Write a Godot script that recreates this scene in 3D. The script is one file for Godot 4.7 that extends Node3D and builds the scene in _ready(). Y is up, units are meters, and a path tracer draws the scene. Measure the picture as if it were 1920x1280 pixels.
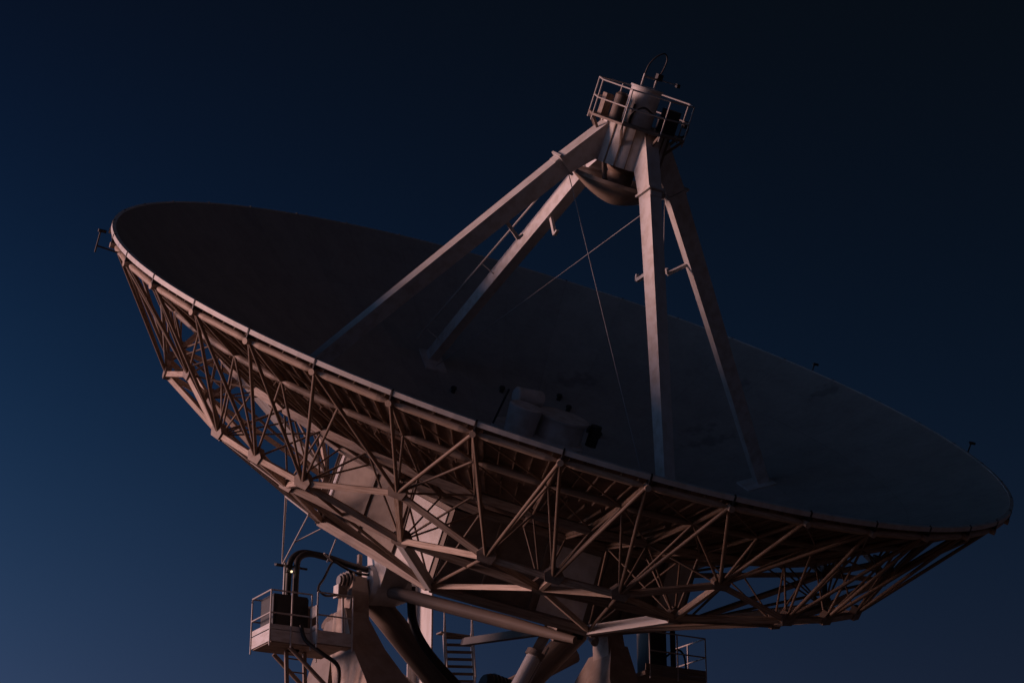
extends Node3D

# ---------------------------------------------------------------- constants
const AXIS_Y := 16.085          # height of the elevation axis
const RIM_H := 7.57             # rim plane above the elevation axis, along the dish axis
const YAW := 0.528442           # turn of the mount about the vertical
const TILT := 0.624953          # dish axis from the vertical
const DEPTH := 4.41
const RIM_R := 12.5

var m := {}
var unit_tube: CylinderMesh
var unit_spindle: ArrayMesh
var unit_box: BoxMesh
var rng := RandomNumberGenerator.new()


func _ready() -> void:
	rng.seed = 7
	setup_camera()
	setup_sky()
	setup_sun()
	make_materials()
	make_units()
	build_ground()
	build_mount()
	build_dish()
	build_left_platform()
	build_right_platform()
	build_cables()
	build_small_things()


# ---------------------------------------------------------------- camera, sky, sun
func setup_camera() -> void:
	var cam := Camera3D.new()
	cam.name = "camera"
	cam.position = Vector3(0.766, 1.7, 56.302)
	cam.rotation_degrees = Vector3(21.5, 0, 0)
	cam.fov = 18.752
	cam.near = 0.1
	cam.far = 9000.0
	add_child(cam)
	cam.current = true


func setup_sky() -> void:
	var w := 512
	var h := 256
	var img := Image.create(w, h, false, Image.FORMAT_RGBF)
	var glow_az := deg_to_rad(-85.0)      # the afterglow lies to the left of the view
	for y in h:
		var e: float = (0.5 - (y + 0.5) / h) * 180.0
		for x in w:
			var az: float = (x + 0.5) / w * TAU      # 0 looks along -z, a quarter turn to +x
			var d := rad_to_deg(absf(wrapf(az - glow_az, -PI, PI)))
			var f := 0.022 + 0.978 * exp(-pow(d / 46.0, 2.0))
			var c := Vector3(0.0021, 0.0036, 0.0046)
			if e >= 0.0:
				c += f * Vector3(0.57 * exp(-pow(e / 11.0, 2.0)), 0.50 * exp(-pow(e / 15.6, 2.0)), 1.22 * exp(-pow(e / 19.0, 2.0)))
				c += pow(f, 1.5) * Vector3(0.20, 0.62, 0.46) * exp(-pow(e / 17.0, 2.0))      # paler towards the afterglow
				c += f * f * Vector3(0.55, 0.26, 0.10) * exp(-pow(e / 4.5, 2.0))
			else:
				c = Vector3(0.004, 0.004, 0.005)
			img.set_pixel(x, y, Color(c.x, c.y, c.z))
	var pano := PanoramaSkyMaterial.new()
	pano.panorama = ImageTexture.create_from_image(img)
	var sky := Sky.new()
	sky.sky_material = pano
	var env := Environment.new()
	env.background_mode = Environment.BG_SKY
	env.sky = sky
	env.tonemap_mode = Environment.TONE_MAPPER_LINEAR
	env.tonemap_exposure = 1.0
	env.sdfgi_enabled = true
	env.ssao_enabled = true
	env.ssil_enabled = true
	var we := WorldEnvironment.new()
	we.name = "world_environment"
	we.environment = env
	add_child(we)


func setup_sun() -> void:
	var sun := DirectionalLight3D.new()
	sun.name = "sun"
	var az := deg_to_rad(89.0)            # round to the left from behind the camera
	var el := deg_to_rad(9.5)
	var to_sun := Vector3(-sin(az) * cos(el), sin(el), cos(az) * cos(el))
	sun.look_at_from_position(Vector3.ZERO, -to_sun, Vector3.UP)
	sun.light_color = Color(1.0, 0.75, 0.69)
	sun.light_energy = 0.95
	sun.light_angular_distance = 18.0
	sun.shadow_enabled = true
	add_child(sun)


# ---------------------------------------------------------------- materials
func lin(r: float, g: float, b: float) -> Color:
	return Color(r, g, b).linear_to_srgb()


func worn(base: Color, dirty: Color, scale: float, rough: float, freq := 0.02, seed_n := 1) -> StandardMaterial3D:
	var n := FastNoiseLite.new()
	n.seed = seed_n
	n.noise_type = FastNoiseLite.TYPE_SIMPLEX_SMOOTH
	n.frequency = freq
	n.fractal_octaves = 5
	n.fractal_gain = 0.6
	var ramp := Gradient.new()
	ramp.set_color(0, dirty)
	ramp.set_color(1, base)
	ramp.set_offset(0, 0.1)
	ramp.set_offset(1, 0.62)
	var t := NoiseTexture2D.new()
	t.width = 256
	t.height = 256
	t.seamless = true
	t.noise = n
	t.color_ramp = ramp
	var s := StandardMaterial3D.new()
	s.albedo_texture = t
	s.roughness = rough
	s.uv1_triplanar = true
	s.uv1_scale = Vector3.ONE * scale
	return s


func plain(c: Color, rough: float, metal := 0.0) -> StandardMaterial3D:
	var s := StandardMaterial3D.new()
	s.albedo_color = c
	s.roughness = rough
	s.metallic = metal
	return s


func make_materials() -> void:
	m.paint = worn(lin(0.61, 0.61, 0.61), lin(0.45, 0.42, 0.385), 0.35, 0.55, 0.02, 3)
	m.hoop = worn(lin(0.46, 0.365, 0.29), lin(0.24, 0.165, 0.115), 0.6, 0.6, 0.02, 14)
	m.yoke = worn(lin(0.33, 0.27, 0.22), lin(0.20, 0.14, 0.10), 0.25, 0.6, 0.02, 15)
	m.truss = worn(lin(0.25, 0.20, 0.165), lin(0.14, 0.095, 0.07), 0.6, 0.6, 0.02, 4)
	m.plate = worn(lin(0.20, 0.16, 0.13), lin(0.12, 0.088, 0.064), 0.3, 0.6, 0.025, 5)
	m.web = worn(lin(0.22, 0.16, 0.118), lin(0.11, 0.075, 0.05), 0.7, 0.6, 0.02, 13)
	m.rail = worn(lin(0.50, 0.485, 0.475), lin(0.33, 0.30, 0.27), 1.0, 0.45, 0.03, 6)
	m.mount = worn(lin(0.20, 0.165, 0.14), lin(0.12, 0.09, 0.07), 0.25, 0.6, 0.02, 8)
	m.rubber = plain(lin(0.012, 0.012, 0.013), 0.55)
	m.dark = plain(lin(0.03, 0.03, 0.033), 0.6)
	m.cabinet = worn(lin(0.018, 0.018, 0.02), lin(0.011, 0.011, 0.011), 0.5, 0.6, 0.03, 9)
	m.wire = plain(lin(0.35, 0.35, 0.37), 0.6, 0.2)
	m.machine = plain(lin(0.14, 0.13, 0.125), 0.5, 0.3)
	m.concrete = worn(lin(0.20, 0.19, 0.175), lin(0.13, 0.125, 0.115), 0.2, 0.9, 0.03, 10)
	m.soil = worn(lin(0.065, 0.055, 0.04), lin(0.035, 0.032, 0.02), 0.05, 1.0, 0.03, 11)
	m.backing = worn(lin(0.17, 0.115, 0.085), lin(0.09, 0.055, 0.04), 0.4, 0.75, 0.02, 12)
	m.panel = panel_material()
	var lamp := StandardMaterial3D.new()
	lamp.albedo_color = lin(0.8, 0.75, 0.65)
	lamp.emission_enabled = true
	lamp.emission = Color(1.0, 0.86, 0.66)
	lamp.emission_energy_multiplier = 1.6
	m.lamp = lamp


func stain_at(k: float, r: float) -> Vector2:
	var ph := deg_to_rad(9.0 * k)
	return Vector2(-cos(ph) * r, sin(ph) * r)


func panel_material() -> StandardMaterial3D:
	# weathered white reflector skin with the dark blotches seen on the far side
	var n := 512
	var img := Image.create(n, n, false, Image.FORMAT_RGB8)
	var no := FastNoiseLite.new()
	no.seed = 21
	no.frequency = 0.9
	no.fractal_octaves = 4
	var blots := [[21.9, 12.0, 0.55, 0.30], [22.4, 8.2, 0.9, 0.35], [22.9, 8.5, 0.6, 0.25], [26.2, 8.5, 0.9, 0.4], [23.2, 10.9, 0.35, 0.3]]
	for y in n:
		for x in n:
			var p := Vector2((x + 0.5) / n - 0.5, (y + 0.5) / n - 0.5) * 26.0
			var v := 0.36 + 0.05 * no.get_noise_2d(p.x, p.y) + 0.035 * no.get_noise_2d(p.x * 5.0 + 40.0, p.y * 5.0)
			var rr := p.length()
			var ring := 0 if rr < 3.2 else (1 if rr < 5.5 else (2 if rr < 7.9 else (3 if rr < 10.2 else 4)))
			var sect := int(floor((atan2(p.y, -p.x) / TAU + 1.0) * (20.0 if ring < 2 else 40.0))) % 40
			v *= 0.96 + 0.08 * fposmod(sin(sect * 12.9898 + ring * 78.233) * 43758.5453, 1.0)
			for b in blots:
				var q: Vector2 = p - stain_at(b[0], b[1])
				var d := Vector2(q.x / float(b[2]), q.y / float(b[3])).length() + 0.9 * no.get_noise_2d(p.x * 3.0, p.y * 3.0 + 90.0)
				v *= lerpf(0.7, 1.0, smoothstep(0.3, 1.0, d))
			var c := lin(v, v * 0.98, v * 0.95)
			img.set_pixel(x, y, c)
	var s := StandardMaterial3D.new()
	s.albedo_texture = ImageTexture.create_from_image(img)
	s.roughness = 0.7
	return s


# ---------------------------------------------------------------- shape helpers
func make_units() -> void:
	unit_tube = CylinderMesh.new()
	unit_tube.top_radius = 1.0
	unit_tube.bottom_radius = 1.0
	unit_tube.height = 1.0
	unit_tube.radial_segments = 10
	unit_tube.rings = 1
	unit_spindle = lathe([[0.0, -0.5], [0.45, -0.5], [0.5, -0.47], [0.86, -0.40], [1.0, -0.34], [1.0, 0.34], [0.86, 0.40], [0.5, 0.47], [0.45, 0.5], [0.0, 0.5]], 12)
	unit_box = BoxMesh.new()
	unit_box.size = Vector3.ONE


func keep(o: Node3D, called: String, parent: Node) -> Node3D:
	o.name = called
	parent.add_child(o, true)
	return o


func put(mesh: Mesh, called: String, mat: Material, parent: Node, xf := Transform3D.IDENTITY) -> MeshInstance3D:
	var o := MeshInstance3D.new()
	o.mesh = mesh
	o.material_override = mat
	o.transform = xf
	keep(o, called, parent)
	return o


func tag(o: Node, label: String, category := "", group := "", kind := "") -> void:
	o.set_meta("label", label)
	if category:
		o.set_meta("category", category)
	if group:
		o.set_meta("group", group)
	if kind:
		o.set_meta("kind", kind)


func along(a: Vector3, b: Vector3, rx: float, rz: float, side := Vector3.ZERO) -> Transform3D:
	var d := b - a
	var yv := d.normalized()
	var s := side
	if s == Vector3.ZERO:
		s = Vector3.UP if absf(yv.y) < 0.9 else Vector3.RIGHT
	var xv := yv.cross(s).normalized()
	var zv := xv.cross(yv).normalized()
	return Transform3D(Basis(xv * rx, d, zv * rz), (a + b) * 0.5)


func bar(parent: Node, called: String, a: Vector3, b: Vector3, r: float, mat: Material) -> MeshInstance3D:
	return put(unit_tube, called, mat, parent, along(a, b, r, r))


func spindle(parent: Node, called: String, a: Vector3, b: Vector3, r: float, mat: Material) -> MeshInstance3D:
	return put(unit_spindle, called, mat, parent, along(a, b, r, r))


func beam(parent: Node, called: String, a: Vector3, b: Vector3, w: float, d: float, mat: Material, side := Vector3.ZERO) -> MeshInstance3D:
	# rectangular bar; d lies towards «side», w across it
	return put(unit_box, called, mat, parent, along(a, b, w, d, side))


func box(parent: Node, called: String, c: Vector3, size: Vector3, mat: Material) -> MeshInstance3D:
	return put(unit_box, called, mat, parent, Transform3D(Basis.from_scale(size), c))


func lathe(profile: Array, segs: int, flat := false) -> ArrayMesh:
	var st := SurfaceTool.new()
	st.begin(Mesh.PRIMITIVE_TRIANGLES)
	for i in profile.size() - 1:
		var p: Vector2 = Vector2(profile[i][0], profile[i][1])
		var q: Vector2 = Vector2(profile[i + 1][0], profile[i + 1][1])
		if p.distance_to(q) < 1e-6:
			continue
		var nn := Vector2(q.y - p.y, -(q.x - p.x)).normalized()
		for s in segs:
			var a0 := TAU * s / segs
			var a1 := TAU * (s + 1) / segs
			var am := (a0 + a1) * 0.5
			var n0 := Vector3(cos(a0) * nn.x, nn.y, sin(a0) * nn.x)
			var n1 := Vector3(cos(a1) * nn.x, nn.y, sin(a1) * nn.x)
			if flat:
				n0 = Vector3(cos(am) * nn.x, nn.y, sin(am) * nn.x)
				n1 = n0
			var v := [Vector3(cos(a0) * p.x, p.y, sin(a0) * p.x), Vector3(cos(a1) * p.x, p.y, sin(a1) * p.x), Vector3(cos(a1) * q.x, q.y, sin(a1) * q.x), Vector3(cos(a0) * q.x, q.y, sin(a0) * q.x)]
			var nv := [n0, n1, n1, n0]
			for t in [0, 1, 2, 0, 2, 3]:
				st.set_normal(nv[t])
				st.add_vertex(v[t])
	return st.commit()


func quad(st: SurfaceTool, a: Vector3, b: Vector3, c: Vector3, d: Vector3, inside: Vector3) -> void:
	var n := (b - a).cross(c - a)
	if n.length() < 1e-9:
		n = (c - a).cross(d - a)
	n = n.normalized()
	var pts := [a, b, c, d]
	if n.dot((a + b + c + d) * 0.25 - inside) < 0.0:
		n = -n
		pts = [d, c, b, a]
	for t in [0, 2, 1, 0, 3, 2]:
		st.set_normal(n)
		st.add_vertex(pts[t])


func loft(stations: Array) -> ArrayMesh:
	# each station is a ring of corner points; flat sides, closed ends (convex rings)
	var st := SurfaceTool.new()
	st.begin(Mesh.PRIMITIVE_TRIANGLES)
	var mids := []
	for s in stations:
		var c := Vector3.ZERO
		for p in s:
			c += p
		mids.append(c / s.size())
	for i in stations.size() - 1:
		var s0: Array = stations[i]
		var s1: Array = stations[i + 1]
		var n := s0.size()
		for j in n:
			quad(st, s0[j], s0[(j + 1) % n], s1[(j + 1) % n], s1[j], (mids[i] + mids[i + 1]) * 0.5)
	for e in [0, stations.size() - 1]:
		var ring: Array = stations[e]
		var other: Vector3 = mids[1] if e == 0 else mids[e - 1]
		for j in range(1, ring.size() - 1, 2):
			var l: int = mini(j + 2, ring.size() - 1)
			quad(st, ring[0], ring[j], ring[j + 1], ring[l], other)
	return st.commit()


func plate(poly: Array, thick: Vector3) -> ArrayMesh:
	var a := []
	var b := []
	for p in poly:
		a.append(p - thick * 0.5)
		b.append(p + thick * 0.5)
	return loft([a, b])


func sweep(pts: Array, r: float, segs := 8) -> ArrayMesh:
	var st := SurfaceTool.new()
	st.begin(Mesh.PRIMITIVE_TRIANGLES)
	var rings := []
	var up := Vector3(0.3, 0.9, 0.2).normalized()
	for i in pts.size():
		var t: Vector3 = (pts[mini(i + 1, pts.size() - 1)] - pts[maxi(i - 1, 0)]).normalized()
		var x := t.cross(up).normalized()
		var y := x.cross(t).normalized()
		up = y
		var ring := []
		for s in segs:
			var a := TAU * s / segs
			ring.append(x * cos(a) + y * sin(a))
		rings.append(ring)
	for i in pts.size() - 1:
		for s in segs:
			var s1 := (s + 1) % segs
			var idx := [[i, s], [i, s1], [i + 1, s1], [i, s], [i + 1, s1], [i + 1, s]]
			for q in idx:
				st.set_normal(rings[q[0]][q[1]])
				st.add_vertex(pts[q[0]] + rings[q[0]][q[1]] * r)
	for e in [0, pts.size() - 1]:
		var nrm: Vector3 = ((pts[0] - pts[1]) if e == 0 else (pts[e] - pts[e - 1])).normalized()
		for s in range(1, segs - 1):
			for q in [0, s, s + 1]:
				st.set_normal(nrm)
				st.add_vertex(pts[e] + rings[e][q] * r)
	return st.commit()


func smooth_path(pts: Array, per := 8) -> Array:
	var out := []
	for i in pts.size() - 1:
		var p0: Vector3 = pts[maxi(i - 1, 0)]
		var p1: Vector3 = pts[i]
		var p2: Vector3 = pts[i + 1]
		var p3: Vector3 = pts[mini(i + 2, pts.size() - 1)]
		for s in per:
			out.append(p1.cubic_interpolate(p2, p0, p3, float(s) / per))
	out.append(pts[pts.size() - 1])
	return out


# ---------------------------------------------------------------- ground
func build_ground() -> void:
	var pm := PlaneMesh.new()
	pm.size = Vector2(6000, 6000)
	var g := put(pm, "ground", m.soil, self)
	tag(g, "dark bare earth around the telescope", "", "", "structure")
	var pad := put(lathe([[0.0, 0.35], [11.4, 0.35], [11.5, 0.25], [11.5, -0.2]], 64), "foundation", m.concrete, self)
	tag(pad, "round concrete foundation under the telescope mount", "", "", "structure")


# ---------------------------------------------------------------- mount (mount frame: x along the elevation axis, z to the front)
func mount_node(called: String) -> Node3D:
	var o := Node3D.new()
	o.rotation.y = YAW
	keep(o, called, self)
	return o


func rect(c: Vector3, hx: float, hz: float) -> Array:
	return [c + Vector3(-hx, 0, -hz), c + Vector3(hx, 0, -hz), c + Vector3(hx, 0, hz), c + Vector3(-hx, 0, hz)]


func build_mount() -> void:
	var t := mount_node("telescope_mount")
	tag(t, "pale steel yoke of sloping box legs and diagonal tubes carrying the dish", "telescope mount")
	for s in [-1.0, 1.0]:
		# yoke head with the bearing
		var head := put(loft([rect(Vector3(s * 4.1, 14.9, 0.05), 0.30, 0.42), rect(Vector3(s * 4.05, 15.75, 0.0), 0.25, 0.40), rect(Vector3(s * 4.0, 16.2, 0.0), 0.2, 0.26)]), "yoke_head", m.yoke, t)
		for i in 4:
			var x0: float = s * (4.16 + 0.085 * i)
			bar(head, "bearing_ring", Vector3(x0, AXIS_Y, 0), Vector3(x0 + s * 0.05, AXIS_Y, 0), 0.33 - 0.045 * i, m.mount if i % 2 == 0 else m.machine)
		bar(head, "bearing_shaft", Vector3(s * 3.6, AXIS_Y, 0), Vector3(s * 4.52, AXIS_Y, 0), 0.14, m.machine)
		box(head, "bearing_strap", Vector3(s * 3.95, 16.35, 0.1), Vector3(0.1, 1.0, 0.12), m.mount)
		# front and rear legs, tapering box section
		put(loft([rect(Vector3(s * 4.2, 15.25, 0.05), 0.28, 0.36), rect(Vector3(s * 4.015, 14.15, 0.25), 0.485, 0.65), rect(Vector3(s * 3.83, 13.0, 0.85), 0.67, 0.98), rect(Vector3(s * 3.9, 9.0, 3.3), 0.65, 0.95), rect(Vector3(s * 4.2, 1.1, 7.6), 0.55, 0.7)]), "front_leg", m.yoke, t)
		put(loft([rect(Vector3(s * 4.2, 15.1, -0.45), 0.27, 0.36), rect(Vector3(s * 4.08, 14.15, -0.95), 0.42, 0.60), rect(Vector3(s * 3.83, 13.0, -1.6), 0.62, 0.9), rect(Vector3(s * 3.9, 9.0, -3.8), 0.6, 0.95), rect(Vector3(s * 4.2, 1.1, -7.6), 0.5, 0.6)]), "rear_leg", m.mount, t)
		for z in [-7.6, 7.6]:
			box(t, "wheel_truck", Vector3(s * 4.2, 0.72, z), Vector3(1.8, 0.76, 1.4), m.mount)
		# diagonal tubes of the portal between the two sides
		bar(t, "diagonal_brace", Vector3(s * 3.55, 16.0, -0.3), Vector3(s * 0.45, 12.93, -0.3), 0.36, m.mount)
		bar(t, "diagonal_brace", Vector3(s * 4.0, 15.4, -1.7), Vector3(s * 0.5, 13.4, -2.2), 0.26, m.mount)
		beam(t, "side_tie", Vector3(s * 3.95, 8.4, 3.6), Vector3(s * 3.95, 8.4, -3.6), 0.5, 0.6, m.mount)
	box(t, "cross_girder", Vector3(0, 12.6, 0.1), Vector3(7.0, 0.9, 1.1), m.mount)
	box(t, "rear_girder", Vector3(0, 13.2, -2.2), Vector3(1.6, 0.7, 0.7), m.mount)
	bar(t, "azimuth_column", Vector3(0, 0.3, 0), Vector3(0, 12.3, 0), 0.9, m.mount)
	for z in [-7.6, 7.6]:
		beam(t, "base_girder", Vector3(-4.2, 0.95, z), Vector3(4.2, 0.95, z), 0.5, 0.6, m.mount)
	# pale box post behind the torque tube, with a conduit on its edge
	var post := box(t, "cable_post", Vector3(-0.75, 15.2, -2.1), Vector3(0.05, 4.2, 0.84), m.paint)
	post.set_meta("label", "pale upright channel seen through the gap below the dish")
	box(post, "channel_flange", Vector3(-3.6, 0, -0.52), Vector3(6.0, 1.0, 0.04), m.paint)
	# drive motor on the cross girder
	var mt := put(lathe([[0.0, -0.45], [0.3, -0.45], [0.34, -0.4], [0.34, 0.3], [0.26, 0.45], [0.0, 0.45]], 20), "drive_motor", m.dark, t, Transform3D(Basis(Vector3(0, 0, 1), 1.35), Vector3(0.1, 13.55, 0.5)))
	for i in 5:
		put(lathe([[0.33, -0.02], [0.38, -0.02], [0.38, 0.02], [0.33, 0.02]], 20), "cooling_fin", m.dark, mt, Transform3D(Basis.IDENTITY, Vector3(0, -0.3 + 0.12 * i, 0)))
	build_stair()
	build_jack()


func build_stair() -> void:
	var t := mount_node("steel_stair")
	tag(t, "narrow steel stair with thin handrails behind the dark diagonal tube", "stair")
	var a := Vector3(-0.1, 13.3, -1.1)
	var b := Vector3(0.35, 15.65, -2.2)
	for s in [-1.0, 1.0]:
		var o: Vector3 = Vector3(0.36, 0, 0.16) * s
		beam(t, "stringer", a + o, b + o, 0.05, 0.16, m.rail)
		bar(t, "handrail", a + o + Vector3(0, 0.85, 0), b + o + Vector3(0, 0.85, 0), 0.022, m.rail)
		for i in 4:
			var p: Vector3 = a.lerp(b, 0.1 + 0.27 * i) + o
			bar(t, "baluster", p, p + Vector3(0, 0.85, 0), 0.018, m.rail)
	for i in 10:
		var p := a.lerp(b, (i + 0.5) / 10.0)
		put(unit_box, "tread", m.mount, t, Transform3D(Basis(Vector3.UP, -0.42) * Basis.from_scale(Vector3(0.74, 0.035, 0.22)), p))
	beam(t, "landing", b + Vector3(-0.5, 0.02, -0.2), b + Vector3(0.5, 0.02, -0.2), 0.3, 0.04, m.mount)
	beam(t, "foot_bracket", a + Vector3(0, -1.0, 0), a, 0.2, 0.1, m.mount)


func build_jack() -> void:
	var t := mount_node("elevation_jack")
	tag(t, "pink lit cylinder of the elevation jack reaching up to the dish's lowest edge", "jack")
	var a := Vector3(-1.75, 11.4, 3.2)
	var b := Vector3(-0.35, 14.36, 3.92)
	var d := (b - a).normalized()
	bar(t, "barrel", a, a + d * 2.65, 0.19, m.paint)
	bar(t, "barrel_collar", a + d * 2.6, a + d * 2.76, 0.25, m.mount)
	beam(t, "screw_guard", a + d * 2.7, b + d * 0.2, 0.26, 0.26, m.plate)
	bar(t, "grease_line", a + Vector3(0.24, 0, 0.1), a + d * 2.9 + Vector3(0.24, 0, 0.1), 0.02, m.rail)


# ---------------------------------------------------------------- dish (own frame: y along the beam, x along the elevation axis)
func dn(r: float, h: float, k: float) -> Vector3:
	var ph := deg_to_rad(9.0 * k)
	return Vector3(-cos(ph) * r, h + RIM_H, sin(ph) * r)


func bowl(r: float) -> float:
	return -DEPTH + DEPTH * r * r / (RIM_R * RIM_R)


func dish_frame() -> Transform3D:
	var b := Basis(Vector3.UP, YAW) * Basis(Vector3.RIGHT, TILT)
	return Transform3D(b, Vector3(0, AXIS_Y, 0))


func node_a(k: float) -> Vector3:
	return dn(10.2, -2.75 if is_zero_approx(fposmod(k + 0.01, 5.0) - 0.01) else -3.45, k)


func node_b(k: float) -> Vector3:
	return dn(8.9, -4.15, k)


func node_c(k: float) -> Vector3:
	return dn(5.5, -6.0, k)


func a_nodes_of(k: int) -> Array:
	var base := floori(k / 5.0) * 5
	match k - base:
		0: return [float(base)]
		1: return [float(base), base + 1.5]
		2: return [base + 1.5, base + 2.5]
		3: return [base + 2.5, base + 3.5]
	return [base + 3.5, base + 5.0]


func panel_mesh(r0: float, r1: float, k0: float, k1: float) -> ArrayMesh:
	var st := SurfaceTool.new()
	st.begin(Mesh.PRIMITIVE_TRIANGLES)
	var mesh: ArrayMesh
	var nr := 4
	var nk := 5
	var gap_r := 0.0015
	var grid := []
	for side in 2:
		var layer := []
		for i in nr + 1:
			var r := lerpf(r0 + gap_r, r1 - gap_r, float(i) / nr)
			var gk := 0.0015 / r * 180.0 / PI / 9.0
			var row := []
			for j in nk + 1:
				var k := lerpf(k0 + gk, k1 - gk, float(j) / nk)
				var slope := 2.0 * DEPTH * r / (RIM_R * RIM_R)
				var nn := Vector2(-slope, 1.0).normalized()
				var off := 0.0 if side == 0 else -0.045
				row.append([dn(r + nn.x * off, bowl(r) + nn.y * off, k), dn(nn.x, nn.y - RIM_H, k)])
			layer.append(row)
		grid.append(layer)
	for side in 2:
		for i in nr:
			for j in nk:
				var order := [[i, j], [i + 1, j + 1], [i + 1, j], [i, j], [i, j + 1], [i + 1, j + 1]]
				if side == 1:
					order.reverse()
				for q in order:
					var e: Array = grid[side][q[0]][q[1]]
					st.set_normal(e[1] if side == 0 else -e[1])
					st.set_uv(Vector2(e[0].x / 26.0 + 0.5, e[0].z / 26.0 + 0.5))
					st.add_vertex(e[0])
		if side == 0:
			st.set_material(m.panel)
			mesh = st.commit()
			st = SurfaceTool.new()
			st.begin(Mesh.PRIMITIVE_TRIANGLES)
	var mid: Vector3 = (grid[0][2][2][0] + grid[1][2][3][0]) * 0.5
	st.set_uv(Vector2(mid.x / 26.0 + 0.5, mid.z / 26.0 + 0.5))
	for i in nr:
		quad(st, grid[0][i][0][0], grid[0][i + 1][0][0], grid[1][i + 1][0][0], grid[1][i][0][0], mid)
		quad(st, grid[0][i][nk][0], grid[0][i + 1][nk][0], grid[1][i + 1][nk][0], grid[1][i][nk][0], mid)
	for j in nk:
		quad(st, grid[0][0][j][0], grid[0][0][j + 1][0], grid[1][0][j + 1][0], grid[1][0][j][0], mid)
		quad(st, grid[0][nr][j][0], grid[0][nr][j + 1][0], grid[1][nr][j + 1][0], grid[1][nr][j][0], mid)
	st.set_material(m.backing)
	return st.commit(mesh)


func build_dish() -> void:
	var t := Node3D.new()
	t.transform = dish_frame()
	keep(t, "radio_dish", self)
	tag(t, "huge white radio telescope dish on an open steel truss, tilted towards the right", "radio telescope")
	build_panels(t)
	build_rim(t)
	build_truss(t)
	build_drum(t)
	build_quadrupod(t)
	build_apex(t)
	build_feed_cone(t)


func build_panels(t: Node3D) -> void:
	var rings := [[0.9, 3.2, 20], [3.2, 5.5, 20], [5.5, 7.9, 40], [7.9, 10.2, 40], [10.2, 12.49, 40]]
	for g in rings:
		var n: int = g[2]
		for i in n:
			put(panel_mesh(g[0], g[1], 40.0 * i / n, 40.0 * (i + 1) / n), "reflector_panel", null, t)
	# stiffeners under the outer panels
	var stiff := func(r0: float, r1: float, k: float):
		var a := dn(r0, bowl(r0) - 0.10, k)
		var b := dn(r1, bowl(r1) - 0.10, k)
		beam(t, "panel_stiffener", a, b, 0.028, 0.11, m.web, Vector3.UP)
	for i in 40:
		for j in 5:
			stiff.call(10.3, 12.4, i + (j + 0.5) / 5.0)
	for i in range(-5, 20):
		for j in 4:
			stiff.call(8.0, 10.1, i + (j + 0.5) / 4.0)


func build_rim(t: Node3D) -> void:
	var sec := [[12.47, 0.004], [12.57, -0.004], [12.575, -0.115], [12.48, -0.13]]
	for i in 40:
		var stations := []
		for j in 5:
			var g := 0.012
			var k: float = lerpf(i + g, i + 1.0 - g, j / 4.0)
			var ring := []
			for p in sec:
				ring.append(dn(p[0], p[1], k))
			stations.append(ring)
		put(loft(stations), "rim_segment", m.paint, t)
		# upstand at each joint
		var n := dn(1.0, -RIM_H, i).normalized()
		var tv := Vector3.UP.cross(n).normalized()
		put(plate([dn(12.53, 0.03, i), dn(12.59, -0.02, i), dn(12.58, -0.32, i), dn(12.3, -0.36, i), dn(12.3, -0.24, i), dn(12.47, -0.13, i)], tv * 0.035), "rim_bracket", m.dark, t)
		# hoop tube and its joint
		spindle(t, "hoop_tube", dn(12.45, -0.30, i + 0.02), dn(12.45, -0.30, i + 0.98), 0.08, m.hoop)
		bar(t, "hoop_joint", dn(12.36, -0.30, i), dn(12.60, -0.30, i), 0.075, m.hoop)


func poly_tube(pts: Array, r: float) -> ArrayMesh:
	return sweep(pts, r, 8)


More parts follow.
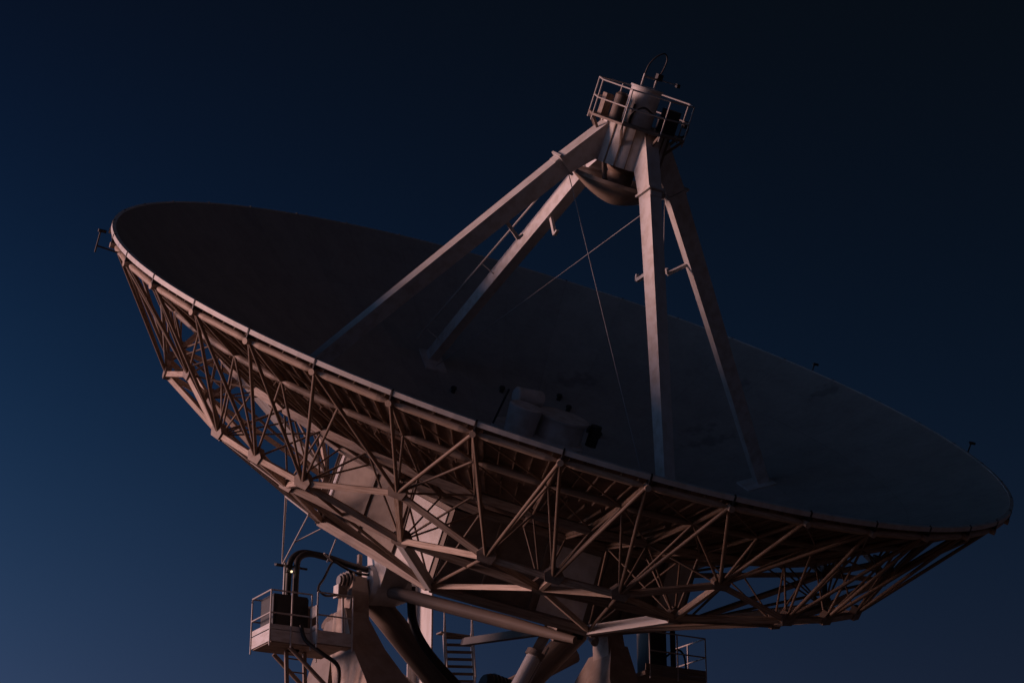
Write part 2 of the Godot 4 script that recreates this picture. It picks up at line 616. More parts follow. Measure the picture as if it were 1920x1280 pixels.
func build_truss(t: Node3D) -> void:
	var hoop1 := func(k: float): return dn(12.45, -0.30, k)
	var hoop2 := func(k: float): return dn(11.0, -1.22, k)
	var hoop3 := func(k: float): return dn(9.05, -2.45, k)
	var hoop4 := func(k: float): return dn(6.9, -3.36, k)
	for k in 40:
		var pts := []
		for r in [12.4, 11.7, 11.0, 10.0, 9.05, 8.0, 6.9, 5.6, 4.2, 2.6]:
			pts.append(dn(r, bowl(r) - 0.20, k))
		var rib := put(poly_tube(pts, 0.06), "radial_rib", m.web, t)
		for a in a_nodes_of(k):
			bar(rib, "web_strut", hoop1.call(k), node_a(a), 0.045, m.web)
			bar(rib, "web_strut", hoop2.call(k), node_a(a), 0.032, m.web)
		bar(rib, "rib_post", dn(11.0, bowl(11.0) - 0.2, k), hoop2.call(k), 0.05, m.web)
		bar(rib, "rib_brace", hoop2.call(k), hoop3.call(k), 0.032, m.web)
		bar(rib, "rib_brace", hoop3.call(k), hoop4.call(k), 0.03, m.web)
		bar(rib, "cross_brace", hoop2.call(k), hoop3.call(k + 1.0), 0.02, m.web)
		bar(rib, "cross_brace", hoop1.call(k), hoop2.call(k + 1.0), 0.02, m.web)
		# hoops further in
		spindle(t, "second_hoop_tube", hoop2.call(k + 0.02), hoop2.call(k + 0.98), 0.085, m.truss)
		beam(t, "third_hoop_beam", hoop3.call(k), hoop3.call(k + 1.0), 0.12, 0.2, m.truss)
		if k % 2 == 0:
			beam(t, "inner_hoop_beam", hoop4.call(k), hoop4.call(k + 2.0), 0.12, 0.2, m.truss)
	# outer lower ring
	for s in 8:
		var b := 5.0 * s
		var ks := [b, b + 1.5, b + 2.5, b + 3.5, b + 5.0]
		for i in 4:
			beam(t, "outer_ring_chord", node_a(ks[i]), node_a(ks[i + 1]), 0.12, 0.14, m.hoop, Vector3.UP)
		for i in 4:
			put(gusset(ks[i], node_a(ks[i]), 0.24), "gusset_plate", m.truss, t)
		# outer ring to middle ring
		for pr in [[0.0, 0.0], [1.5, 0.0], [1.5, 2.5], [2.5, 2.5], [3.5, 2.5], [3.5, 5.0]]:
			beam(t, "lower_strut", node_a(b + pr[0]), node_b(b + pr[1]), 0.11, 0.14, m.hoop, Vector3.UP)
		# middle ring and the struts up to the third hoop
		for i in 2:
			var kb := b + 2.5 * i
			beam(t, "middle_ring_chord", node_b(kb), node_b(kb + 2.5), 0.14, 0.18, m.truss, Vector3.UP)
			put(gusset(kb, node_b(kb), 0.26), "gusset_plate", m.truss, t)
			var ups := [kb - 1.0, kb, kb + 1.0] if i == 0 else [kb - 0.5, kb + 0.5]
			for u in ups:
				bar(t, "middle_web_strut", node_b(kb), hoop3.call(u), 0.027, m.web)
				bar(t, "middle_web_strut", node_b(kb), hoop4.call(u), 0.024, m.web)
		for a in [1.5, 2.5, 3.5]:
			bar(t, "outer_web_strut", node_a(b + a), hoop3.call(roundf(b + a + 0.01)), 0.027, m.web)
		for a in [-1.0, 1.0]:
			bar(t, "outer_web_strut", node_a(b), hoop3.call(b + a), 0.027, m.web)
		# middle ring to the hub ring
		beam(t, "hub_strut", node_b(b), node_c(b), 0.2, 0.24, m.paint, Vector3.UP)
		beam(t, "hub_strut", node_b(b + 2.5), node_c(b), 0.12, 0.13, m.hoop, Vector3.UP)
		beam(t, "hub_strut", node_b(b + 2.5), node_c(b + 5.0), 0.12, 0.13, m.hoop, Vector3.UP)
		bar(t, "hub_web_strut", node_c(b), node_a(b - 1.5), 0.04, m.web)
		bar(t, "hub_web_strut", node_c(b), node_a(b + 1.5), 0.04, m.web)
		bar(t, "hub_web_strut", node_c(b), hoop4.call(b - 1.0), 0.028, m.web)
		bar(t, "hub_web_strut", node_c(b), hoop4.call(b + 1.0), 0.028, m.web)
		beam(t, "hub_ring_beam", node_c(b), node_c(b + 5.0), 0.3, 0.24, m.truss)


func gusset(k: float, c: Vector3, r: float) -> ArrayMesh:
	# upright six-sided plate that joins the members of a truss node
	var rad := dn(1.0, -RIM_H, k).normalized()
	var tv := Vector3.UP.cross(rad).normalized()
	var pts := []
	for e in [[-1.0, 0.35], [-0.45, 1.0], [0.45, 1.0], [1.0, 0.35], [0.7, -0.45], [-0.7, -0.45]]:
		pts.append(c + tv * (r * float(e[0])) + Vector3(0, r * float(e[1]), 0))
	return plate(pts, rad * 0.17)


func build_drum(t: Node3D) -> void:
	# octagonal plate drum under the middle of the dish
	for s in 8:
		var k := 5.0 * s
		var a := dn(5.42, -5.95, k + 0.02)
		var b := dn(5.42, -5.95, k + 4.98)
		var c := dn(5.32, -3.95, k + 4.98)
		var d := dn(5.32, -3.95, k + 0.02)
		var n := ((a + b) * 0.5 - Vector3(0, ((a + b) * 0.5).y, 0)).normalized()
		var pl := put(plate([a, b, c, d], n * 0.03), "drum_plate", m.plate, t)
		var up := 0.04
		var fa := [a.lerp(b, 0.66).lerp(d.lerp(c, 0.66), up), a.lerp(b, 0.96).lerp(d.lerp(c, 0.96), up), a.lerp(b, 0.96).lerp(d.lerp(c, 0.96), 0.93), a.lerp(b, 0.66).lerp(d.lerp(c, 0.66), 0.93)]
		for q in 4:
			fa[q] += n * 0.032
		put(plate(fa, n * 0.025), "painted_lit_strip", m.paint, pl)  # added paler plate; its colour paints in the sunlit end of the facet
		for u in [0.3, 0.62]:
			beam(pl, "plate_stiffener", a.lerp(b, u) + n * 0.05, d.lerp(c, u) + n * 0.05, 0.10, 0.06, m.plate, n)
	put(lathe([[0.0, 1.72], [5.1, 1.72], [5.1, 1.66], [0.0, 1.66]], 8, true), "drum_floor", m.plate, t, Transform3D(Basis(Vector3.UP, 0.0), Vector3.ZERO))
	# arms from the bearings out to the hub ring
	for s in [-1.0, 1.0]:
		var hub := Vector3(s * 3.35, 0, 0)
		put(lathe([[0.0, -0.62], [0.5, -0.62], [0.55, -0.5], [0.55, 0.2], [0.36, 0.62], [0.0, 0.62]], 24), "bearing_housing", m.paint, t, Transform3D(Basis(Vector3(0, 0, 1), PI / 2 * s), Vector3(s * 3.1, 0, 0)))
		for kc in [10.0, 30.0]:
			var e := node_c(kc) + Vector3(s * 0.3, -0.3, 0)
			var a := hub + Vector3(s * 0.05, -0.05, 0)
			put(unit_cone(), "cradle_tube", m.mount, t, along(a, e, 0.18, 0.18))
		put(loft([rect(Vector3(s * 3.2, 0.0, 0.05), 0.3, 0.42), rect(Vector3(s * 3.2, 0.75, 0.1), 0.45, 0.7), rect(Vector3(s * 3.3, 1.62, 0.15), 0.6, 1.0)]), "cradle_arm", m.paint, t)
	box(t, "jack_bracket", node_c(10.0) + Vector3(-0.35, -0.35, -0.75), Vector3(0.5, 0.5, 0.5), m.mount)
	# rear torque beam that crosses below the drum
	put(loft([sq(Vector3(0.1, -1.5, -0.6), 0.09), sq(Vector3(-0.3, -1.15, 0.25), 0.11), sq(Vector3(0.12, 0.6, 3.3), 0.12), sq(Vector3(0.1, 1.25, 5.0), 0.14)]), "torque_beam", m.dark, t)
	# hanging cable frame at the left edge
	var top := [dn(6.75, -5.45, 0.1), dn(6.45, -5.55, 1.0), dn(6.4, -5.6, -0.8)]
	var low := dn(6.15, -7.45, -0.2)
	for p in top:
		bar(t, "cable_frame_bar", p, low, 0.02, m.rail)
	bar(t, "cable_frame_bar", top[0], top[1], 0.03, m.rail)
	bar(t, "cable_frame_bar", top[0], top[2], 0.03, m.rail)
	bar(t, "cable_frame_bar", low.lerp(top[1], 0.45), dn(5.9, -5.95, 0.9), 0.018, m.rail)
	box(t, "cable_frame_foot", low, Vector3(0.4, 0.05, 0.1), m.dark)
	bar(t, "hose_hanger", dn(5.0, -6.4, 0.15), dn(5.0, -7.1, 0.0), 0.02, m.rail)
	bar(t, "hose_hanger", dn(5.2, -6.85, 0.1), dn(4.9, -7.05, 0.1), 0.025, m.rail)


func sq(c: Vector3, h: float) -> Array:
	return [c + Vector3(-h, -h, 0), c + Vector3(h, -h, 0), c + Vector3(h, h, 0), c + Vector3(-h, h, 0)]


var cone_mesh: ArrayMesh
func unit_cone() -> ArrayMesh:
	if cone_mesh == null:
		cone_mesh = lathe([[0.0, -0.5], [0.5, -0.5], [1.0, -0.42], [1.0, 0.2], [0.55, 0.5], [0.0, 0.5]], 16)
	return cone_mesh


# the four feed legs: radial profile in (r, h), outer and inner edge
func build_quadrupod(t: Node3D) -> void:
	var outer_foot := Vector2(7.85, -2.62)
	var outer_top := Vector2(1.0, 6.22)
	var dir := (outer_top - outer_foot).normalized()
	var inn := Vector2(-dir.y, -dir.x) if false else Vector2(dir.y, -dir.x) * -1.0   # towards the axis, below the outer edge
	var o_fl := Vector2(1.98, 4.955)
	var i_fl := o_fl + inn * 0.52
	for q in 4:
		var k := 10.0 * q
		var rad := dn(1.0, -RIM_H, k).normalized()
		var tan_v := Vector3.UP.cross(rad).normalized()
		var at := func(p: Vector2, w: float): return dn(p.x, p.y, k) + tan_v * w
		var st := []
		for e in [[outer_foot - dir * 0.05, 0.37, 0.15], [outer_foot.lerp(o_fl, 0.5), 0.43, 0.165], [o_fl, 0.52, 0.18]]:
			var o: Vector2 = e[0]
			var i: Vector2 = o + inn * float(e[1])
			st.append([at.call(o, -e[2]), at.call(o, e[2]), at.call(i, e[2]), at.call(i, -e[2])])
		var leg := put(loft(st), "feed_leg", m.paint, t)
		# flared head above the flange
		var hi := Vector2(0.93, 5.22)
		var g := []
		g.append([at.call(o_fl + dir * 0.04, -0.2), at.call(o_fl + dir * 0.04, 0.2), at.call(i_fl + dir * 0.04, 0.2), at.call(i_fl + dir * 0.04, -0.2)])
		g.append([at.call(outer_top - Vector2(0.08, 0.0), -0.2), at.call(outer_top - Vector2(0.08, 0.0), 0.2), at.call(hi, 0.2), at.call(hi, -0.2)])
		put(loft(g), "leg_head", m.paint, leg)
		# flange collar
		var fo := o_fl - inn * 0.10
		var fi := i_fl + inn * 0.06
		var fl := [at.call(fo, -0.25), at.call(fo, 0.25), at.call(fi, 0.25), at.call(fi, -0.25)]
		put(plate(fl, (dn(dir.x, dir.y - RIM_H, k)).normalized() * 0.06), "leg_flange", m.paint, leg)
		# foot pad on the dish surface
		put(plate([at.call(Vector2(7.95, bowl(7.95) + 0.03), -0.36), at.call(Vector2(7.95, bowl(7.95) + 0.03), 0.36), at.call(Vector2(7.1, bowl(7.1) + 0.03), 0.36), at.call(Vector2(7.1, bowl(7.1) + 0.03), -0.36)], Vector3(0, 0.05, 0)), "leg_foot", m.paint, leg)
		# short bracket arm on the inner edge
		var ba := outer_foot.lerp(outer_top, 0.665) + inn * 0.42
		var bb := ba + Vector2(-0.55, -0.42)
		beam(leg, "bracket_arm", at.call(ba, 0.05), at.call(bb, 0.05), 0.09, 0.09, m.paint)
		beam(leg, "bracket_lip", at.call(bb, 0.05), at.call(bb + Vector2(-0.08, 0.15), 0.05), 0.09, 0.06, m.paint)
		# splice plate
		var sp := outer_foot.lerp(outer_top, 0.84)
		put(plate([at.call(sp - inn * 0.012, -0.17), at.call(sp - inn * 0.012, 0.17), at.call(sp + dir * 0.14 - inn * 0.012, 0.17), at.call(sp + dir * 0.14 - inn * 0.012, -0.17)], dn(inn.x, inn.y - RIM_H, k) * 0.01), "splice_plate", m.paint, leg)
		# bracing wires to the feet of the neighbouring legs
		for s in [[10.0], [], [-10.0, 10.0], []][q]:
			bar(t, "bracing_wire", at.call(i_fl + inn * 0.03, 0.0), dn(7.2, bowl(7.2) + 0.1, k + s), 0.012, m.wire)
		if q == 3:
			# ladder pipe alongside the far leg
			var side := -0.62
			var p0: Vector3 = at.call(outer_foot.lerp(outer_top, 0.03) - inn * 0.15, -side)
			var p1: Vector3 = at.call(outer_foot.lerp(outer_top, 0.88) - inn * 0.05, -side * 0.62)
			bar(leg, "handrail_pipe", p0, p1, 0.028, m.rail)
			for i in 2:
				var u := 0.06 + 0.36 * i
				var pa := p0.lerp(p1, u)
				var pb: Vector3 = at.call(outer_foot.lerp(outer_top, 0.03 + 0.85 * u) + inn * 0.2, 0.17)
				bar(leg, "pipe_clip", pa, pb, 0.016, m.rail)


func build_apex(t: Node3D) -> void:
	var y := func(h: float): return h + RIM_H
	# housing drum with raised seams
	var ho := put(lathe([[0.0, y.call(5.15)], [0.95, y.call(5.15)], [0.95, y.call(6.24)], [0.0, y.call(6.24)]], 40), "apex_housing", m.paint, t)
	for i in 20:
		var a := TAU * (i + 0.5) / 20.0
		var rv := Vector3(cos(a), 0, sin(a))
		beam(ho, "housing_seam", rv * 0.962 + Vector3(0, y.call(5.15), 0), rv * 0.962 + Vector3(0, y.call(6.24), 0), 0.03, 0.03, m.truss, rv)
	put(lathe([[0.0, y.call(4.62)], [0.36, y.call(4.62)], [0.36, y.call(4.95)], [0.52, y.call(5.15)], [0.0, y.call(5.15)]], 24), "focus_column", m.yoke, t)
	for i in 3:
		var a := 2.6 + TAU * i / 3.0
		bar(t, "positioner_strut", Vector3(cos(a) * 0.75, y.call(4.72), sin(a) * 0.75), Vector3(cos(a + 0.5) * 0.62, y.call(5.16), sin(a + 0.5) * 0.62), 0.07, m.plate)
	# subreflector, convex towards the dish
	var prof := [[0.0, y.call(4.08)]]
	for i in range(1, 13):
		var r := 1.28 * i / 12.0
		prof.append([r, y.call(4.08 + 0.56 * pow(r / 1.28, 1.65))])
	prof.append([1.32, y.call(4.66)])
	prof.append([1.32, y.call(4.76)])
	prof.append([1.26, y.call(4.76)])
	prof.append([1.2, y.call(4.7)])
	prof.append([0.0, y.call(4.66)])
	put(lathe(prof, 48), "subreflector", m.yoke, t)
	# deck with its railing
	var deck := put(lathe([[0.0, y.call(6.25)], [1.40, y.call(6.25)], [1.40, y.call(6.31)], [0.0, y.call(6.31)]], 8, true), "apex_deck", m.truss, t)
	for i in 8:
		var a := TAU * i / 8.0
		var a1 := TAU * (i + 1) / 8.0
		var p := Vector3(cos(a), 0, sin(a)) * 1.37
		var p1 := Vector3(cos(a1), 0, sin(a1)) * 1.37
		bar(deck, "railing_post", p + Vector3(0, y.call(6.12), 0), p + Vector3(0, y.call(7.22), 0), 0.02, m.rail)
		for h in [6.74, 7.22]:
			bar(deck, "rail", p + Vector3(0, y.call(h), 0), p1 + Vector3(0, y.call(h), 0), 0.022, m.rail)
		beam(deck, "deck_bracket", p * 0.98 + Vector3(0, y.call(6.24), 0), p * 0.69 + Vector3(0, y.call(5.75), 0), 0.05, 0.07, m.truss)
	# receiver drum, small tank, boxes and pipes on the deck
	var dr := put(lathe([[0.0, y.call(6.31)], [0.42, y.call(6.31)], [0.42, y.call(7.28)], [0.45, y.call(7.29)], [0.45, y.call(7.34)], [0.0, y.call(7.36)]], 32), "receiver_drum", m.paint, t, Transform3D(Basis.IDENTITY, Vector3(-0.02, 0, 0)))
	bar(dr, "drum_pipe", Vector3(-0.38, y.call(6.32), 0.3), Vector3(-0.38, y.call(6.85), 0.3), 0.03, m.dark)
	put(lathe([[0.0, y.call(6.31)], [0.17, y.call(6.31)], [0.17, y.call(6.98)], [0.1, y.call(7.05)], [0.0, y.call(7.05)]], 16), "deck_tank", m.plate, t, Transform3D(Basis.IDENTITY, Vector3(-0.8, 0, 0.2)))
	beam(t, "deck_box", Vector3(-0.95, y.call(6.31), -0.25), Vector3(-0.95, y.call(6.9), -0.25), 0.22, 0.22, m.truss)
	beam(t, "deck_box", Vector3(0.75, y.call(6.31), 0.3), Vector3(0.75, y.call(6.95), 0.3), 0.35, 0.4, m.dark)
	beam(t, "deck_box", Vector3(1.0, y.call(6.31), -0.3), Vector3(1.0, y.call(6.6), -0.3), 0.3, 0.3, m.dark)
	put(sweep(smooth_path([Vector3(-0.52, y.call(6.35), 0.5), Vector3(-0.62, y.call(6.6), 0.66), Vector3(-0.4, y.call(6.84), 0.8), Vector3(-0.1, y.call(6.72), 0.95), Vector3(0.35, y.call(6.7), 1.1)]), 0.03), "deck_hose", m.rubber, t)
	put(sweep(smooth_path([Vector3(1.36, y.call(6.72), 0.1), Vector3(1.5, y.call(6.6), 0.1), Vector3(1.5, y.call(6.35), 0.05), Vector3(1.36, y.call(6.3), 0.0)]), 0.035), "deck_hose", m.rubber, t)
	box(t, "deck_fitting", Vector3(1.44, y.call(6.66), 0.05), Vector3(0.14, 0.2, 0.14), m.dark)
	# mast with hoop aerial and wind arm above the drum
	var mast := bar(t, "mast", Vector3(-0.28, y.call(7.3), 0.1), Vector3(-0.28, y.call(7.68), 0.1), 0.03, m.rail)
	mast.name = "mast_post"
	bar(t, "mast_post", Vector3(0.12, y.call(7.3), 0.1), Vector3(0.12, y.call(7.72), 0.1), 0.03, m.rail)
	bar(t, "mast_crossbar", Vector3(-0.3, y.call(7.62), 0.1), Vector3(0.2, y.call(7.6), 0.1), 0.028, m.rail)
	box(t, "mast_fitting", Vector3(0.17, y.call(7.68), 0.1), Vector3(0.16, 0.18, 0.14), m.dark)
	bar(t, "wind_arm", Vector3(0.2, y.call(7.62), 0.1), Vector3(0.78, y.call(7.62), 0.1), 0.014, m.rail)
	box(t, "wind_sensor_head", Vector3(0.8, y.call(7.6), 0.1), Vector3(0.1, 0.1, 0.1), m.dark)
	put(sweep(smooth_path([Vector3(-0.28, y.call(7.68), 0.1), Vector3(-0.24, y.call(7.95), 0.1), Vector3(-0.08, y.call(8.2), 0.1), Vector3(0.12, y.call(8.32), 0.1), Vector3(0.24, y.call(8.18), 0.1), Vector3(0.22, y.call(7.9), 0.1), Vector3(0.16, y.call(7.7), 0.1)]), 0.02), "hoop_aerial", m.dark, t)


func build_feed_cone(t: Node3D) -> void:
	var y := func(h: float): return h + RIM_H
	var fc := put(lathe([[0.0, y.call(-4.3)], [1.5, y.call(-4.3)], [1.3, y.call(-2.55)], [0.0, y.call(-2.5)]], 32), "feed_cone", m.paint, t)
	put(lathe([[0.0, y.call(-2.6)], [0.72, y.call(-2.6)], [0.72, y.call(-1.98)], [0.78, y.call(-1.97)], [0.78, y.call(-1.9)], [0.0, y.call(-1.88)]], 32), "feed_horn", m.paint, fc, Transform3D(Basis.IDENTITY, Vector3(0.5, 0, 0.1)))
	put(lathe([[0.0, y.call(-2.6)], [0.42, y.call(-2.6)], [0.45, y.call(-2.1)], [0.47, y.call(-1.82)], [0.43, y.call(-1.78)], [0.0, y.call(-1.78)]], 24), "feed_horn", m.paint, fc, Transform3D(Basis.IDENTITY, Vector3(-0.72, 0, 0.2)))
	put(lathe([[0.0, -0.42], [0.2, -0.42], [0.24, -0.38], [0.24, 0.38], [0.2, 0.42], [0.0, 0.42]], 20), "feed_horn", m.paint, fc, Transform3D(Basis(Vector3(0, 0, 1), PI / 2), Vector3(-0.35, y.call(-1.72), -0.5)))
	put(lathe([[0.0, -0.3], [0.16, -0.3], [0.16, 0.3], [0.0, 0.3]], 16), "feed_horn", m.dark, fc, Transform3D(Basis.IDENTITY, Vector3(1.42, y.call(-2.2), 0.5)))
	bar(fc, "feed_pipe", Vector3(-1.45, y.call(-2.5), 0.0), Vector3(-1.12, y.call(-1.55), -0.3), 0.03, m.dark)
	# dark fittings on the reflector surface beyond the feed cone
	for e in [[28.05, 6.84], [27.4, 6.85], [26.43, 7.3], [26.07, 6.9], [29.7, 6.2], [25.2, 6.2], [24.8, 6.1]]:
		var p := dn(e[1], bowl(e[1]), e[0])
		put(lathe([[0.0, -0.02], [0.07, -0.02], [0.06, 0.08], [0.1, 0.12], [0.07, 0.19], [0.0, 0.2]], 10), "surface_fitting", m.dark, t, Transform3D(Basis.IDENTITY, p))


# ---------------------------------------------------------------- platforms
func railing(t: Node3D, pts: Array, y0: float, hs: Array, r := 0.022) -> void:
	for i in pts.size():
		var p: Vector2 = pts[i]
		bar(t, "railing_post", Vector3(p.x, y0 - 0.25, p.y), Vector3(p.x, y0 + hs[hs.size() - 1], p.y), r, m.rail)
		if i + 1 < pts.size():
			var q: Vector2 = pts[i + 1]
			for h in hs:
				bar(t, "rail", Vector3(p.x, y0 + h, p.y), Vector3(q.x, y0 + h, q.y), r, m.rail)


func build_left_platform() -> void:
	var t := mount_node("access_platform")
	tag(t, "small railed steel platform with pale kick plates, left of the yoke", "platform", "railed access platforms on the mount")
	var y0 := 14.14
	box(t, "platform_floor", Vector3(-5.75, y0 - 0.1, 0.17), Vector3(1.98, 0.1, 1.2), m.truss)
	box(t, "platform_floor", Vector3(-5.1, y0 - 0.1, 0.95), Vector3(1.0, 0.1, 0.36), m.truss)
	# kick plates: left end, front, step, front of the step
	box(t, "kick_plate", Vector3(-6.765, y0 + 0.03, 0.17), Vector3(0.03, 0.3, 1.24), m.paint)
	box(t, "kick_plate", Vector3(-6.765, y0 + 0.28, 0.17), Vector3(0.03, 0.14, 1.24), m.paint)
	box(t, "kick_plate", Vector3(-6.2, y0 + 0.03, 0.785), Vector3(1.1, 0.3, 0.03), m.paint)
	box(t, "kick_plate", Vector3(-6.2, y0 + 0.26, 0.785), Vector3(1.1, 0.12, 0.03), m.paint)
	box(t, "kick_plate", Vector3(-5.62, y0 + 0.05, 0.98), Vector3(0.03, 0.34, 0.42), m.paint)
	box(t, "kick_plate", Vector3(-5.62, y0 + 0.30, 0.98), Vector3(0.03, 0.12, 0.42), m.paint)
	box(t, "kick_plate", Vector3(-5.1, y0 + 0.05, 1.145), Vector3(1.0, 0.34, 0.03), m.paint)
	railing(t, [Vector2(-6.79, -0.43), Vector2(-6.79, 0.78), Vector2(-6.2, 0.80), Vector2(-5.64, 0.80)], y0, [0.62, 1.22])
	railing(t, [Vector2(-6.79, -0.43), Vector2(-5.8, -0.43), Vector2(-4.9, -0.43)], y0, [0.62, 1.22])
	railing(t, [Vector2(-5.64, 1.16), Vector2(-4.62, 1.16)], y0, [0.62, 1.22])
	var sg := box(t, "sign_plate", Vector3(-5.66, y0 + 0.72, 0.98), Vector3(0.02, 0.3, 0.4), m.paint)
	sg.set_meta("label", "blank pale plate hung on the platform railing")
	bar(t, "knee_brace", Vector3(-6.1, y0 - 0.15, 0.5), Vector3(-4.4, 12.5, 0.6), 0.06, m.truss)
	bar(t, "knee_brace", Vector3(-6.1, y0 - 0.15, -0.5), Vector3(-4.3, 12.5, -0.6), 0.06, m.truss)
	# access ladder below the platform
	var ld := mount_node("access_ladder")
	tag(ld, "steel ladder hanging below the left platform", "ladder")
	for s in [-1.0, 1.0]:
		beam(ld, "stringer", Vector3(-5.75 + 0.26 * s, 14.02, 0.1), Vector3(-5.45 + 0.26 * s, 9.2, 0.1), 0.07, 0.1, m.truss)
	for i in 14:
		var u := (i + 0.7) / 14.0
		var c := Vector3(-5.75, 14.02, 0.1).lerp(Vector3(-5.45, 9.2, 0.1), u)
		bar(ld, "rung", c - Vector3(0.26, 0, 0), c + Vector3(0.26, 0, 0), 0.02, m.truss)
	beam(ld, "wall_bracket", Vector3(-5.45, 9.3, 0.1), Vector3(-4.3, 9.3, 1.6), 0.08, 0.08, m.truss)
	# cabinet standing on the platform
	var cb := mount_node("equipment_cabinet")
	tag(cb, "black box shaped equipment cabinet standing on the left platform", "cabinet")
	var c0 := Vector3(-6.1, y0 + 0.62, 0.1)
	box(cb, "cabinet_body", c0, Vector3(1.0, 1.1, 0.8), m.cabinet)
	box(cb, "cabinet_lid", c0 + Vector3(0, 0.575, 0), Vector3(0.96, 0.05, 0.76), m.cabinet)
	box(cb, "cabinet_plinth", c0 + Vector3(0, -0.6, 0), Vector3(0.9, 0.14, 0.7), m.dark)
	box(cb, "cabinet_door", c0 + Vector3(0, 0, 0.41), Vector3(0.86, 0.96, 0.025), m.cabinet)
	var jb := mount_node("junction_box")
	tag(jb, "pale narrow junction box beside the black cabinet", "junction box")
	box(jb, "box_body", Vector3(-5.42, y0 + 0.62, 0.2), Vector3(0.26, 0.72, 0.28), m.mount)
	box(jb, "box_cover", Vector3(-5.565, y0 + 0.62, 0.2), Vector3(0.03, 0.66, 0.24), m.paint)
	box(jb, "box_leg", Vector3(-5.42, y0 + 0.1, 0.2), Vector3(0.1, 0.34, 0.1), m.mount)
	var gb := mount_node("limit_switch_box")
	tag(gb, "small box with one lit face at the left bearing", "switch box")
	box(gb, "box_body", Vector3(-4.52, 15.72, 0.2), Vector3(0.26, 0.3, 0.26), m.mount)
	box(gb, "box_cover", Vector3(-4.665, 15.72, 0.2), Vector3(0.03, 0.34, 0.30), m.paint)
	bar(gb, "box_conduit", Vector3(-4.52, 15.58, 0.3), Vector3(-4.55, 14.2, 0.5), 0.035, m.rail)


func build_right_platform() -> void:
	var t := mount_node("access_platform")
	tag(t, "dark railed platform in silhouette beside the right yoke arm", "platform", "railed access platforms on the mount")
	var y0 := 14.45
	box(t, "platform_floor", Vector3(5.55, y0 - 0.1, 0.45), Vector3(2.1, 0.12, 1.6), m.truss)
	box(t, "kick_plate", Vector3(5.55, y0 + 0.06, 1.27), Vector3(2.1, 0.2, 0.03), m.truss)
	railing(t, [Vector2(4.65, 1.28), Vector2(5.6, 1.28), Vector2(6.58, 1.28), Vector2(6.58, 0.4), Vector2(6.58, -0.34)], y0, [0.55, 1.1])
	bar(t, "knee_brace", Vector3(6.2, y0 - 0.15, 0.5), Vector3(4.4, 12.6, 0.6), 0.06, m.truss)
	var mc := mount_node("drive_cabinet")
	tag(mc, "dark drive cabinet among the railings on the right platform", "cabinet")
	box(mc, "cabinet_body", Vector3(5.35, y0 + 0.75, 0.35), Vector3(0.62, 1.4, 0.6), m.dark)
	bar(mc, "cabinet_pipe", Vector3(5.85, y0 - 0.04, 0.7), Vector3(5.85, y0 + 1.35, 0.7), 0.08, m.dark)
	box(mc, "cabinet_head", Vector3(5.3, y0 + 1.5, 0.35), Vector3(0.4, 0.12, 0.4), m.dark)
	put(sweep(smooth_path([Vector3(5.5, y0 + 0.5, 0.7), Vector3(5.8, y0 + 0.75, 0.95), Vector3(6.1, y0 + 0.6, 0.9), Vector3(6.15, y0 + 0.0, 0.9)]), 0.03), "cabinet_hose", m.rubber, mc)


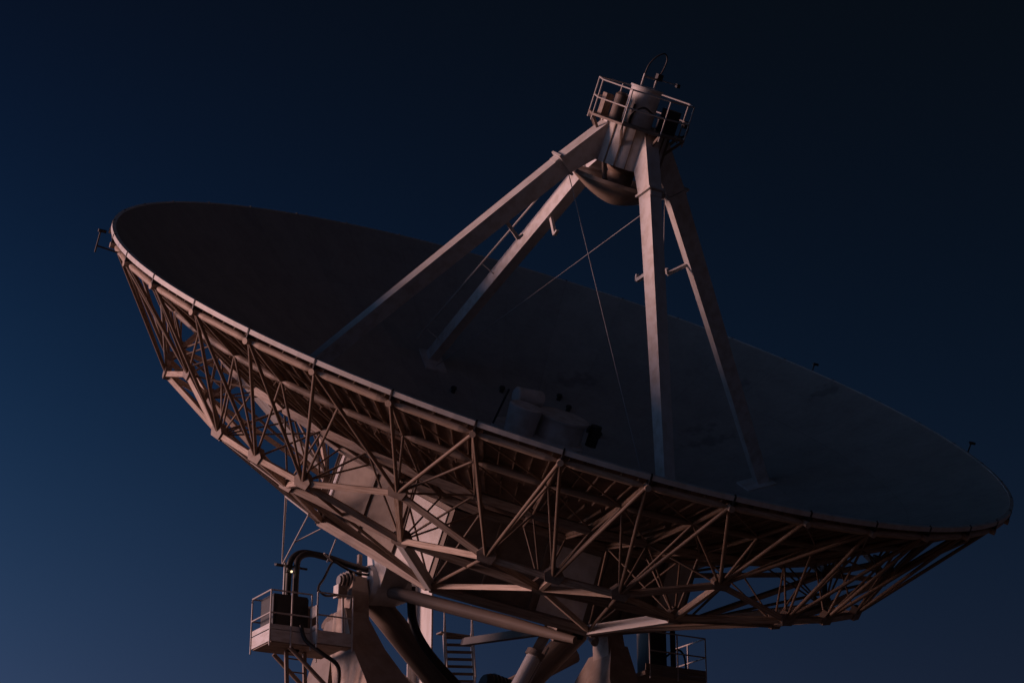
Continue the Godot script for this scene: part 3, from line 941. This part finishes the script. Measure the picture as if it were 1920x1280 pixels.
# ---------------------------------------------------------------- cables
func build_cables() -> void:
	var t := mount_node("cable_riser")
	tag(t, "pair of thick black cables rising from the left platform and bending over to the dish", "cable")
	for s in [0.0, 1.0]:
		var z: float = -0.05 + 0.16 * s
		var dx: float = 0.14 * s
		put(sweep(smooth_path([Vector3(-5.93 + dx, 13.95, 0.25), Vector3(-5.95 + dx, 15.2, z), Vector3(-5.95 + dx, 16.15, z), Vector3(-5.88 + dx, 16.5, z), Vector3(-5.55 + dx * 0.7, 16.72 - 0.06 * s, z), Vector3(-4.9, 16.68 - 0.04 * s, z), Vector3(-4.25, 16.58 - 0.06 * s, z), Vector3(-3.7, 16.5 - 0.05 * s, z)]), 0.085, 10), "thick_cable", m.rubber, t)
	beam(t, "cable_rack", Vector3(-6.35, 16.28, 0.0), Vector3(-5.45, 16.26, 0.0), 0.05, 0.05, m.dark)
	beam(t, "cable_post", Vector3(-6.12, 14.1, 0.05), Vector3(-6.12, 16.35, 0.05), 0.05, 0.05, m.rail)
	beam(t, "cable_post", Vector3(-5.9, 14.1, 0.22), Vector3(-5.9, 15.9, 0.22), 0.06, 0.08, m.dark)
	var h := mount_node("slack_hose")
	tag(h, "thin black hose hanging in a loop from the dish to the left railing", "hose")
	put(sweep(smooth_path([Vector3(-3.55, 16.3, 0.2), Vector3(-4.1, 16.3, 0.2), Vector3(-4.5, 16.42, 0.2), Vector3(-4.75, 16.52, 0.2), Vector3(-4.87, 16.4, 0.2), Vector3(-5.0, 16.15, 0.25), Vector3(-5.2, 15.9, 0.5), Vector3(-5.5, 15.6, 0.9), Vector3(-5.64, 15.38, 1.16)]), 0.035), "hose_line", m.rubber, h)
	put(sweep(smooth_path([Vector3(-5.6, 15.42, 1.1), Vector3(-5.3, 15.38, 0.85), Vector3(-4.9, 15.5, 0.5), Vector3(-4.55, 15.62, 0.3)]), 0.03), "hose_line", m.rubber, h)
	var h2 := mount_node("slack_hose")
	tag(h2, "black hose drooping under the left platform and down past the ladder", "hose")
	put(sweep(smooth_path([Vector3(-5.95, 14.5, 0.86), Vector3(-5.85, 14.1, 0.95), Vector3(-5.5, 13.75, 1.2), Vector3(-5.05, 13.45, 1.25), Vector3(-4.95, 12.9, 1.1), Vector3(-5.0, 12.0, 1.2), Vector3(-4.9, 10.5, 2.0), Vector3(-4.6, 9.0, 3.2)]), 0.055), "hose_line", m.rubber, h2)
	var h3 := mount_node("slack_hose")
	tag(h3, "thick black hose curving down under the dish beside the diagonal tube", "hose")
	for s in [0.0, 1.0]:
		var o: Vector3 = Vector3(0.12, 0.02, 0.0) * s
		put(sweep(smooth_path([Vector3(-2.5, 16.1, 0.25) + o, Vector3(-2.52, 15.5, 0.33) + o, Vector3(-2.5, 15.1, 0.4) + o, Vector3(-2.36, 14.68, 0.5) + o, Vector3(-1.95, 14.2, 0.5) + o, Vector3(-1.16, 13.55, 0.45) + o, Vector3(-0.4, 13.0, 0.3) + o]), 0.07), "hose_line", m.rubber, h3)


# ---------------------------------------------------------------- small things
func build_small_things() -> void:
	var f := dish_frame()
	for e in [[-0.6, "small dark wind sensor on an arm at the left rim of the dish"], [22.6, "small dark wind sensor on the far rim, at the right"], [19.0, "small dark wind sensor at the rightmost tip of the rim"]]:
		var k: float = e[0]
		var t := Node3D.new()
		t.transform = f * Transform3D(Basis.IDENTITY, dn(12.5, -0.3, k))
		keep(t, "wind_sensor", self)
		tag(t, e[1], "wind sensor", "wind sensors on the rim")
		var rad := dn(1.0, -RIM_H, k).normalized()
		bar(t, "sensor_arm", Vector3.ZERO, rad * 0.55 + Vector3(0, 0.05, 0), 0.022, m.dark)
		bar(t, "sensor_mast", rad * 0.55 + Vector3(0, -0.12, 0), rad * 0.55 + Vector3(0, 0.42, 0), 0.022, m.dark)
		box(t, "sensor_head", rad * 0.55 + Vector3(0.04, 0.44, 0), Vector3(0.2, 0.07, 0.07), m.dark)
	# lit lamp on the cable post
	var lm := mount_node("post_lamp")
	tag(lm, "tiny lit lamp on the cable post above the left platform", "lamp")
	var lp := Vector3(-5.99, 16.08, 0.2)
	put(lathe([[0.0, -0.03], [0.025, -0.022], [0.03, 0.0], [0.025, 0.022], [0.0, 0.03]], 12), "lamp_glass", m.lamp, lm, Transform3D(Basis.IDENTITY, lp))
	box(lm, "lamp_bracket", lp + Vector3(-0.06, 0.02, -0.09), Vector3(0.12, 0.05, 0.12), m.dark)
	var ol := OmniLight3D.new()
	ol.light_color = Color(1.0, 0.86, 0.66)
	ol.light_energy = 0.003
	ol.omni_range = 20.0
	ol.omni_attenuation = 2.0
	ol.light_size = 0.03
	ol.shadow_enabled = true
	ol.position = lp + Vector3(0, 0, 0.07)
	keep(ol, "lamp_light", lm)
